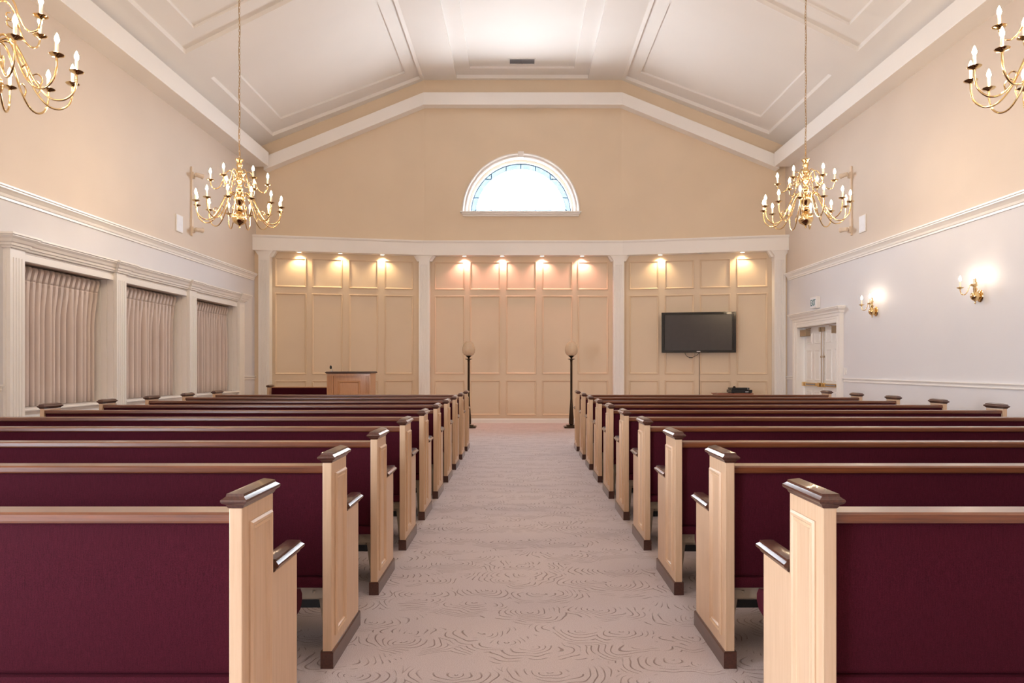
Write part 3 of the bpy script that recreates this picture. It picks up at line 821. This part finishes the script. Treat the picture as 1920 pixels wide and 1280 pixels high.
# ---------------- lectern
def lectern():
    cx = (654 - VX) / F * 12.4
    r = empty('lectern', (cx, 12.4, 0)); tag(r, 'maple lectern with a recessed front panel and dark top, left of the aisle', 'lectern')
    w, d, h = .39, .46, 1.125
    mb = MB(); mb.box(-w, w, .02, d, 0, h); build('body', mb, M['maple_flat'], r)
    mb = MB()
    for sg in (-1, 1):
        mb.prism(fluted(.11, .035, 4, .012, .008, .015), lambda s, o, z, sg=sg: (sg * (w - .05) + s, .02 - o, z), .10, h - .045)
    mb.box(-w, w, -.02, .02, h - .045, h)
    build('fluted_post', mb, M['maple_flat'], r)
    mb = MB(); mb.frame(-.20, .20, .2, h - .135, [(0, 0), (0, .012), (.012, .02), (.028, .012), (.036, 0)], lambda u, v, hh: (u, .021 - hh, v)); mb.box(-.165, .165, .012, .03, .236, h - .171)
    build('front_panel', mb, M['maple_flat'], r)
    mb = MB(); mb.box(-w - .012, w + .012, -.03, d, 0, .09); build('plinth', mb, M['dark'], r)
    mb = MB(); mb.rects([(w + .005, .26, h), (w + .026, .281, h + .012), (w + .026, .281, h + .026), (w + .008, .262, h + .036)], 0, .22)
    build('top', mb, M['dark_matte'], r)
    mx = (619.8 - VX) / F * 12.6
    m_ = empty('microphone', (mx, 12.62, h + .036)); tag(m_, 'tiny black microphone on a short stand on the lectern top', 'microphone')
    mb = MB(); mb.lathe([(0, 0), (.026, 0), (.026, .008), (.010, .014), (0, .014)], 14, (.018, 0, 0)); mb.tube([(.018, 0, .01), (.02, 0, .05), (.008, 0, .062)], .006, 8); build('stand', mb, M['steel'], m_)
    mb = MB(); mb.lathe([(0, 0), (.016, .006), (.021, .022), (.019, .05), (.010, .064), (0, .067)], 14, (-.002, 0, .045)); build('head', mb, M['black'], m_, smooth=60)
lectern()

# ---------------- torchere floor lamps
def floor_lamp(px, label):
    x = (px - VX) / F * 14.0
    r = empty('floor_lamp', (x, 14.0, 0)); tag(r, label, 'floor lamp', 'floor lamps before the panelled wall')
    mb = MB(); mb.rects([(.15, .15, 0), (.15, .15, .028), (.143, .143, .034)]); mb.rects([(.10, .10, .034), (.10, .10, .055), (.09, .09, .06)])
    build('base', mb, M['bronze'], r)
    mb = MB(); mb.lathe([(.03, .06), (.048, .075), (.052, .12), (.050, .20), (.042, .30), (.034, .42), (.027, .52), (.023, .60), (.022, 1.36), (.03, 1.37), (.022, 1.385), (.022, 1.39)], 16)
    build('stem', mb, M['bronze'], r, smooth=40)
    mb = MB(); mb.lathe([(.02, 1.385), (.072, 1.405), (.076, 1.412), (.07, 1.414), (.02, 1.408), (.018, 1.43), (.03, 1.447), (.055, 1.462), (.062, 1.47), (.03, 1.475)], 18); build('drip_pan', mb, M['bronze'], r, smooth=40)
    mb = MB(); mb.lathe([(.02, 1.468), (.06, 1.472), (.10, 1.495), (.128, 1.54), (.138, 1.59), (.132, 1.645), (.112, 1.70), (.082, 1.745), (.058, 1.765), (.05, 1.765), (.075, 1.74), (.104, 1.695), (.124, 1.642), (.128, 1.59), (.118, 1.545), (.09, 1.503), (.02, 1.48)], 28)
    build('glass_shade', mb, M['globe'], r, smooth=60)
floor_lamp(878.8, 'bronze floor lamp with an amber globe at the end of the left pews')
floor_lamp(1071.3, 'bronze floor lamp with an amber globe at the end of the right pews')

# ---------------- wall screen
tvx = 3.84; tz = 1.242 + (688 - 623) / F * 14.66
ang = math.atan(-SL)
tv = empty('television', (tvx, yw(tvx) - .24, tz), ang); tag(tv, 'black flat screen television on a bracket on the right panels', 'television')
w, h = .775, .435
mb = MB(); mb.box(-w, w, 0, .07, -h, h); build('body', mb, M['gloss_black'], tv, bevel=.008)
mb = MB(); mb.frame(-w, w, -h, h, [(0, 0), (.004, .008), (.05, .008), (.062, .0)], lambda u, v, hh: (u, -hh, v)); build('bezel', mb, M['gloss_black'], tv)
mb = MB(); mb.box(-w + .075, w - .085, -.004, .002, -h + .055, h - .05); build('screen', mb, M['screen'], tv)
mb = MB(); mb.box(-.035, .04, -.0105, -.006, -h + .018, -h + .034); build('badge', mb, M['white'], tv)
mb = MB(); mb.box(-.25, .25, .07, .10, -.22, .22); mb.box(-.06, .06, .10, .20, -.06, .06); mb.box(-.2, .2, .20, .235, -.18, .18); build('wall_bracket', mb, M['black'], tv)
mb = MB()
mb.tube(smooth_path([(-.28, .06, -h), (-.24, .09, -h - .07), (-.17, .13, -h - .10), (-.12, .15, -h - .10)]), .006, 6)
mb.tube(smooth_path([(.02, .06, -h), (-.02, .11, -h - .05), (-.10, .15, -h - .09), (-.10, .19, -h - .10)]), .005, 6)
mb.box(-.19, -.11, .12, .16, -h - .115, -h - .095)
mb.tube([(.035, .225, -h + .1), (.035, .225, -1.62)], .004, 6)
build('cable', mb, M['black'], tv)

# ---------------- media cabinet and players
cx = (1378.5 - VX) / F * 14.0
cab = empty('cabinet', (cx, 14.0, 0)); tag(cab, 'low reddish wooden cabinet below the wall screen, behind the right pews', 'cabinet')
mb = MB(); mb.box(-.345, .345, 0, .42, .05, .68); build('body', mb, M['cherry'], cab, bevel=.004)
mb = MB(); mb.box(-.37, .37, -.025, .44, .68, .705); build('top', mb, M['cherry'], cab, bevel=.005)
mb = MB(); mb.box(-.32, .32, .02, .4, 0, .05); build('plinth', mb, M['dark'], cab)
for sg in (-1, 1):
    mb = MB(); mb.box(min(sg * .005, sg * .335), max(sg * .005, sg * .335), -.016, .0, .07, .665); d_ = build('door', mb, M['cherry'], cab, bevel=.003)
    mb = MB(); mb.lathe([(0, 0), (.006, 0), (.006, .012), (.012, .02), (0, .026)], 10); k_ = build('knob', mb, M['brass'], d_); k_.rotation_euler = (pi / 2, 0, 0); k_.location = (sg * .04, -.016, .55)
rx = (1390.5 - VX) / F * 14.05
rec = empty('receiver', (rx, 14.03, .705)); tag(rec, 'wide black receiver lying on the reddish cabinet, the lower of two', 'player')
mb = MB(); mb.box(-.215, .215, 0, .33, .008, .068); build('case', mb, M['black'], rec, bevel=.004)
mb = MB(); mb.box(.07, .135, -.003, .001, .022, .034); build('display', mb, M['grille'], rec)
mb = MB(); [mb.box(x - .02, x + .02, y - .02, y + .02, 0, .009) for x in (-.17, .17) for y in (.05, .28)]; build('foot', mb, M['black'], rec)
dk = empty('disc_player', (rx - .015, 14.06, .773)); tag(dk, 'slim black disc player stacked on top of the receiver', 'player')
mb = MB(); mb.box(-.18, .18, 0, .27, .004, .044); build('case', mb, M['black'], dk, bevel=.003)
mb = MB(); mb.box(.14, .152, -.003, .001, .006, .042); build('light_strip', mb, M['steel'], dk)
mb = MB(); [mb.box(x - .015, x + .015, y - .015, y + .015, 0, .005) for x in (-.15, .15) for y in (.04, .22)]; build('foot', mb, M['black'], dk)
kn = empty('small_box', (rx - .13, 14.12, .817)); tag(kn, 'tiny dark block standing on the left of the disc player', 'box')
mb = MB(); mb.box(-.025, .025, -.02, .02, 0, .014); mb.box(-.018, .02, -.012, .014, .014, .03); mb.v = mb.v; build('body', mb, M['bronze'], kn, bevel=.002)

# ---------------- wall speakers and track lights
def speaker(x, y, sg, label):
    r = empty('wall_speaker', (x, y, 3.46)); tag(r, label, 'speaker', 'flush wall speakers')
    mb = MB(); mb.box(min(0, sg * .018), max(0, sg * .018), -.11, .11, 0, .28); build('speaker_frame', mb, M['white'], r, bevel=.003)
    mb = MB(); mb.box(min(sg * .016, sg * .021), max(sg * .016, sg * .021), -.095, .095, .014, .266); build('grille', mb, M['grille'], r)
speaker(XL, 11.22, 1, 'white rectangular speaker panel high on the left wall')
speaker(XR, 11.24, -1, 'white rectangular speaker panel high on the right wall')
def track(x, y, sg, label):
    r = empty('track_light', (x, y, 3.48)); tag(r, label, 'spotlight', 'vertical track lights')
    mb = MB(); b0, b1 = sorted((0, sg * .03)); mb.box(b0, b1, -.02, .02, 0, 1.18); mb.box(b0 - .002, b1 + .002, -.03, .03, .16, .28); build('track', mb, M['beige'], r, bevel=.003)
    for zz, tilt in ((.10, .06), (1.03, -.05)):
        mb = MB()
        a0, a1 = sorted((sg * .028, sg * .06)); mb.box(a0, a1, -.03, .03, zz - .05, zz + .05)
        mb.tube([(sg * .055, 0, zz), (sg * .10, .0, zz)], .009, 8)
        dirn = Vector((sg * .45, .85, tilt)).normalized(); c = Vector((sg * .13, 0, zz))
        mb.tube([c - dirn * .06, c - dirn * .05, c + dirn * .05, c + dirn * .075], [.028, .036, .038, .046], 14)
        hd = build('spot_head', mb, M['beige'], r, smooth=40)
        mb = MB(); mb.tube([c + dirn * .0755, c + dirn * .079], [.040, .038], 14); build('lens', mb, M['white'], hd)
track(XL, 11.64, 1, 'beige vertical track with two spotlights high on the left wall')
track(XR, 11.62, -1, 'beige vertical track with two spotlights high on the right wall')

# ---------------- brass candle lights
def candle_set(parent, c, bulb_mat, lit=True, s=1.0):
    mb = MB(); mb.lathe([(.010, -.012), (.016, -.006), (.040 * s, .002), (.047 * s, .010), (.045 * s, .012), (.018, .004), (.014, .012), (.014, .020), (0, .020)], 16, c); build('drip_pan', mb, M['brass'], parent, smooth=50)
    mb = MB(); mb.lathe([(0, .015), (.011, .015), (.011, .088), (.009, .091), (0, .091)], 10, c); build('candle', mb, M['candle'], parent, smooth=40)
    mb = MB(); mb.lathe([(0, .089), (.008, .092), (.014, .104), (.0155, .114), (.012, .130), (.006, .146), (.0015, .156), (0, .157)], 8, c); build('bulb', mb, bulb_mat, parent, smooth=80)
def chandelier():
    r = empty('chandelier')
    # origin: bottom ball tip at z = 0 -> real height 3.03
    mb = MB()
    mb.lathe([(0, 0), (.010, .004), (.012, .02), (.006, .03), (.03, .045), (.075, .07), (.092, .11), (.085, .15), (.055, .185), (.03, .20), (.05, .215), (.055, .23), (.03, .25), (.026, .29), (.04, .31), (.062, .34), (.07, .37), (.07, .40), (.045, .42),
              (.028, .44), (.026, .47), (.042, .49), (.044, .51), (.026, .53), (.03, .57), (.045, .60), (.055, .63), (.05, .655), (.03, .67), (.028, .69), (.042, .71), (.044, .74), (.03, .76), (.028, .79), (.04, .81), (.036, .83), (.026, .84), (.045, .87), (.052, .88), (.048, .89), (.012, .885), (.010, .91), (0, .91)], 20)
    build('stem', mb, M['brass'], r, smooth=50)
    mb = MB(); z = .90; k = 0; zt_ = 3.80
    while z < zt_:
        pts = []
        for i in range(11):
            a = 2 * pi * i / 10
            u, w = .009 * cos(a), .023 * sin(a)
            pts.append((u, 0, z + .02 + w) if k % 2 == 0 else (0, u, z + .02 + w))
        mb.tube(pts, .0026, 5); z += .037; k += 1
    mb.tube(smooth_path([(.010 * cos(q * .7), .010 * sin(q * .7), .9 + q * .06) for q in range(49)], 2), .003, 5)
    build('chain', mb, M['chain'], r, smooth=60)
    mb = MB(); mb.lathe([(0, 3.78), (.03, 3.79), (.065, 3.83), (.07, 3.86), (0, 3.86)], 18); build('ceiling_canopy', mb, M['brass'], r, smooth=50)
    lower = [(.03, .385), (.09, .44), (.145, .43), (.20, .33), (.27, .17), (.35, .075), (.43, .065), (.495, .12), (.518, .20), (.52, .265)]
    scroll = [(.30, .14), (.315, .19), (.29, .225), (.26, .215), (.262, .19)]
    upper = [(.03, .62), (.06, .70), (.115, .735), (.165, .69), (.195, .60), (.23, .52), (.275, .485), (.32, .50), (.34, .55), (.342, .575)]
    for tier, (path, nA, off) in enumerate(((lower, 12, .13), (upper, 6, .35))):
        for k in range(nA):
            a = 2 * pi * k / nA + off
            f3 = lambda p: (p[0] * cos(a), p[0] * sin(a), p[1])
            mb = MB(); mb.tube(smooth_path([f3(p) for p in path], 5), .0075 if tier == 0 else .0065, 8)
            if tier == 0:
                mb.tube(smooth_path([f3(p) for p in scroll], 4), .005, 6)
            else:
                mb.tube(smooth_path([f3(p) for p in [(.195, .60), (.16, .565), (.125, .575), (.12, .605), (.145, .61)]], 4), .005, 6)
            arm = build('arm', mb, M['brass'], r, smooth=60)
            e = path[-1]
            candle_set(arm, (e[0] * cos(a), e[0] * sin(a), e[1] + .01), M['bulb'])
    return r
CH = [(-3.61, 8.8, 'brass candle chandelier left of the aisle, complete, before the farther left wall'),
      (3.69, 8.8, 'brass candle chandelier right of the aisle, complete, before the farther right wall'),
      (-3.66, 4.70, 'brass candle chandelier cut by the left edge at the upper left corner'),
      (3.72, 4.70, 'brass candle chandelier cut by the right edge at the upper right corner')]
ch0 = chandelier()
CH += [(-3.64, .60, 'brass candle chandelier overhead to the left of the camera, unseen, added for warm fill'), (3.70, .60, 'brass candle chandelier overhead to the right of the camera, unseen, added for warm fill')]  # extra unseen pair, added to warm the surfaces facing the camera
for i, (x, y, lab) in enumerate(CH):
    c = ch0 if i == 0 else copy_tree(ch0)
    c.location = (x, y, 3.03 if y > 6 else 3.08); c.rotation_euler = (0, 0, .4 * i)
    tag(c, lab, 'chandelier', 'brass chandeliers')

def sconce():
    r = empty('wall_sconce')
    mb = MB(); mb.lathe([(0, 0), (.05, 0), (.06, .006), (.055, .014), (.03, .02), (0, .022)], 20)
    bp_ = build('backplate', mb, M['brass'], r, smooth=50); bp_.rotation_euler = (0, -pi / 2, 0); bp_.scale = (1.3, 1, 1)
    mb = MB(); mb.tube([(-.015, 0, 0), (-.05, 0, 0)], .012, 10)
    mb.lathe([(0, -.10), (.007, -.095), (.009, -.08), (.005, -.072), (.012, -.062), (.04, -.045), (.055, -.01), (.05, .025), (.025, .05), (.014, .06), (.022, .075), (.024, .09), (.013, .10), (.015, .14), (.022, .155), (.020, .165), (.010, .175), (.012, .20), (.005, .215), (0, .22)], 18, (-.065, 0, 0))
    build('body', mb, M['brass'], r, smooth=50)
    for sg in (-1, 1):
        mb = MB(); P = [(0, .10), (.03, .145), (.06, .13), (.085, .06), (.115, .025), (.15, .035), (.165, .08), (.165, .10)]
        d = Vector((-.62, sg * .78, 0))
        mb.tube(smooth_path([(-.065 + d.x * u, d.y * u, v) for u, v in P], 5), .006, 8)
        arm = build('arm', mb, M['brass'], r, smooth=60)
        candle_set(arm, (-.065 + d.x * .165, d.y * .165, .108), M['sconce_bulb'], s=.9)
    return r
s0 = sconce(); s0.location = (XR, 8.38, 2.115); tag(s0, 'two-armed brass wall sconce on the right wall, the larger one farther from the door', 'wall lamp', 'brass sconces on the right wall')
s1 = copy_tree(s0); s1.location = (XR, 10.83, 2.125); tag(s1, 'two-armed brass wall sconce on the right wall, nearest the exit sign', 'wall lamp', 'brass sconces on the right wall')

# ------------------------------------------------------------------ light
w = bpy.data.worlds.new('daylight'); scene.world = w; w.use_nodes = True
bg = w.node_tree.nodes['Background']; bg.inputs['Strength'].default_value = 56.0
tcw = w.node_tree.nodes.new('ShaderNodeTexCoord'); sw = w.node_tree.nodes.new('ShaderNodeSeparateXYZ'); w.node_tree.links.new(tcw.outputs['Generated'], sw.inputs[0])
mw = w.node_tree.nodes.new('ShaderNodeMath'); mw.operation = 'MULTIPLY_ADD'; mw.inputs[1].default_value = .5; mw.inputs[2].default_value = .5
w.node_tree.links.new(sw.outputs['Z'], mw.inputs[0])
rw = ramp(w.node_tree, mw.outputs[0], [(.42, (.60, .61, .62, 1)), (.54, (.86, .93, 1.0, 1))]); w.node_tree.links.new(rw.outputs['Color'], bg.inputs['Color'])
def portal(name, loc, rot, sx, sy):
    l = bpy.data.lights.new(name, 'AREA'); l.shape = 'RECTANGLE'; l.size = sx; l.size_y = sy; l.cycles.is_portal = True
    o = bpy.data.objects.new(name, l); COL.objects.link(o); o.location = loc; o.rotation_euler = rot
for x0, x1 in REAR_WIN:
    portal('rear_portal', ((x0 + x1) / 2, YREAR - .12, (RZ0 + RZ1) / 2), (pi / 2, 0, 0), x1 - x0 + .1, RZ1 - RZ0 + .1)
for y0, y1 in ADDED_WIN:
    portal('side_portal', (XL - .21, (y0 + y1) / 2, (SILLZ + HEADZ) / 2), (0, -pi / 2, 0), HEADZ - SILLZ + .1, y1 - y0 + .1)
portal('lunette_portal', (WCX, YW + .31, WZ0 + .6), (-pi / 2, 0, 0), 2.6, 1.4)

# ------------------------------------------------------------------ camera
cam = bpy.data.cameras.new('camera'); co = bpy.data.objects.new('camera', cam); COL.objects.link(co)
co.location = (0, 0, EYE); co.rotation_euler = (pi / 2, 0, 0)
cam.sensor_width = 36; cam.sensor_fit = 'HORIZONTAL'; cam.lens = 36 * F / 1920
cam.shift_x = -(VX - 960) / 1920; cam.shift_y = (VY - 640) / 1920
cam.clip_start = .05; cam.clip_end = 100
scene.camera = co
scene.view_settings.view_transform = 'Standard'; scene.view_settings.look = 'None'
scene.view_settings.gamma = 1; scene.view_settings.use_curve_mapping = False
scene.view_settings.exposure = 0.62
scene.cycles.max_bounces = 10; scene.cycles.diffuse_bounces = 6; scene.cycles.glossy_bounces = 4
scene.cycles.sample_clamp_indirect = 6.0
scene.cycles.use_denoising = True
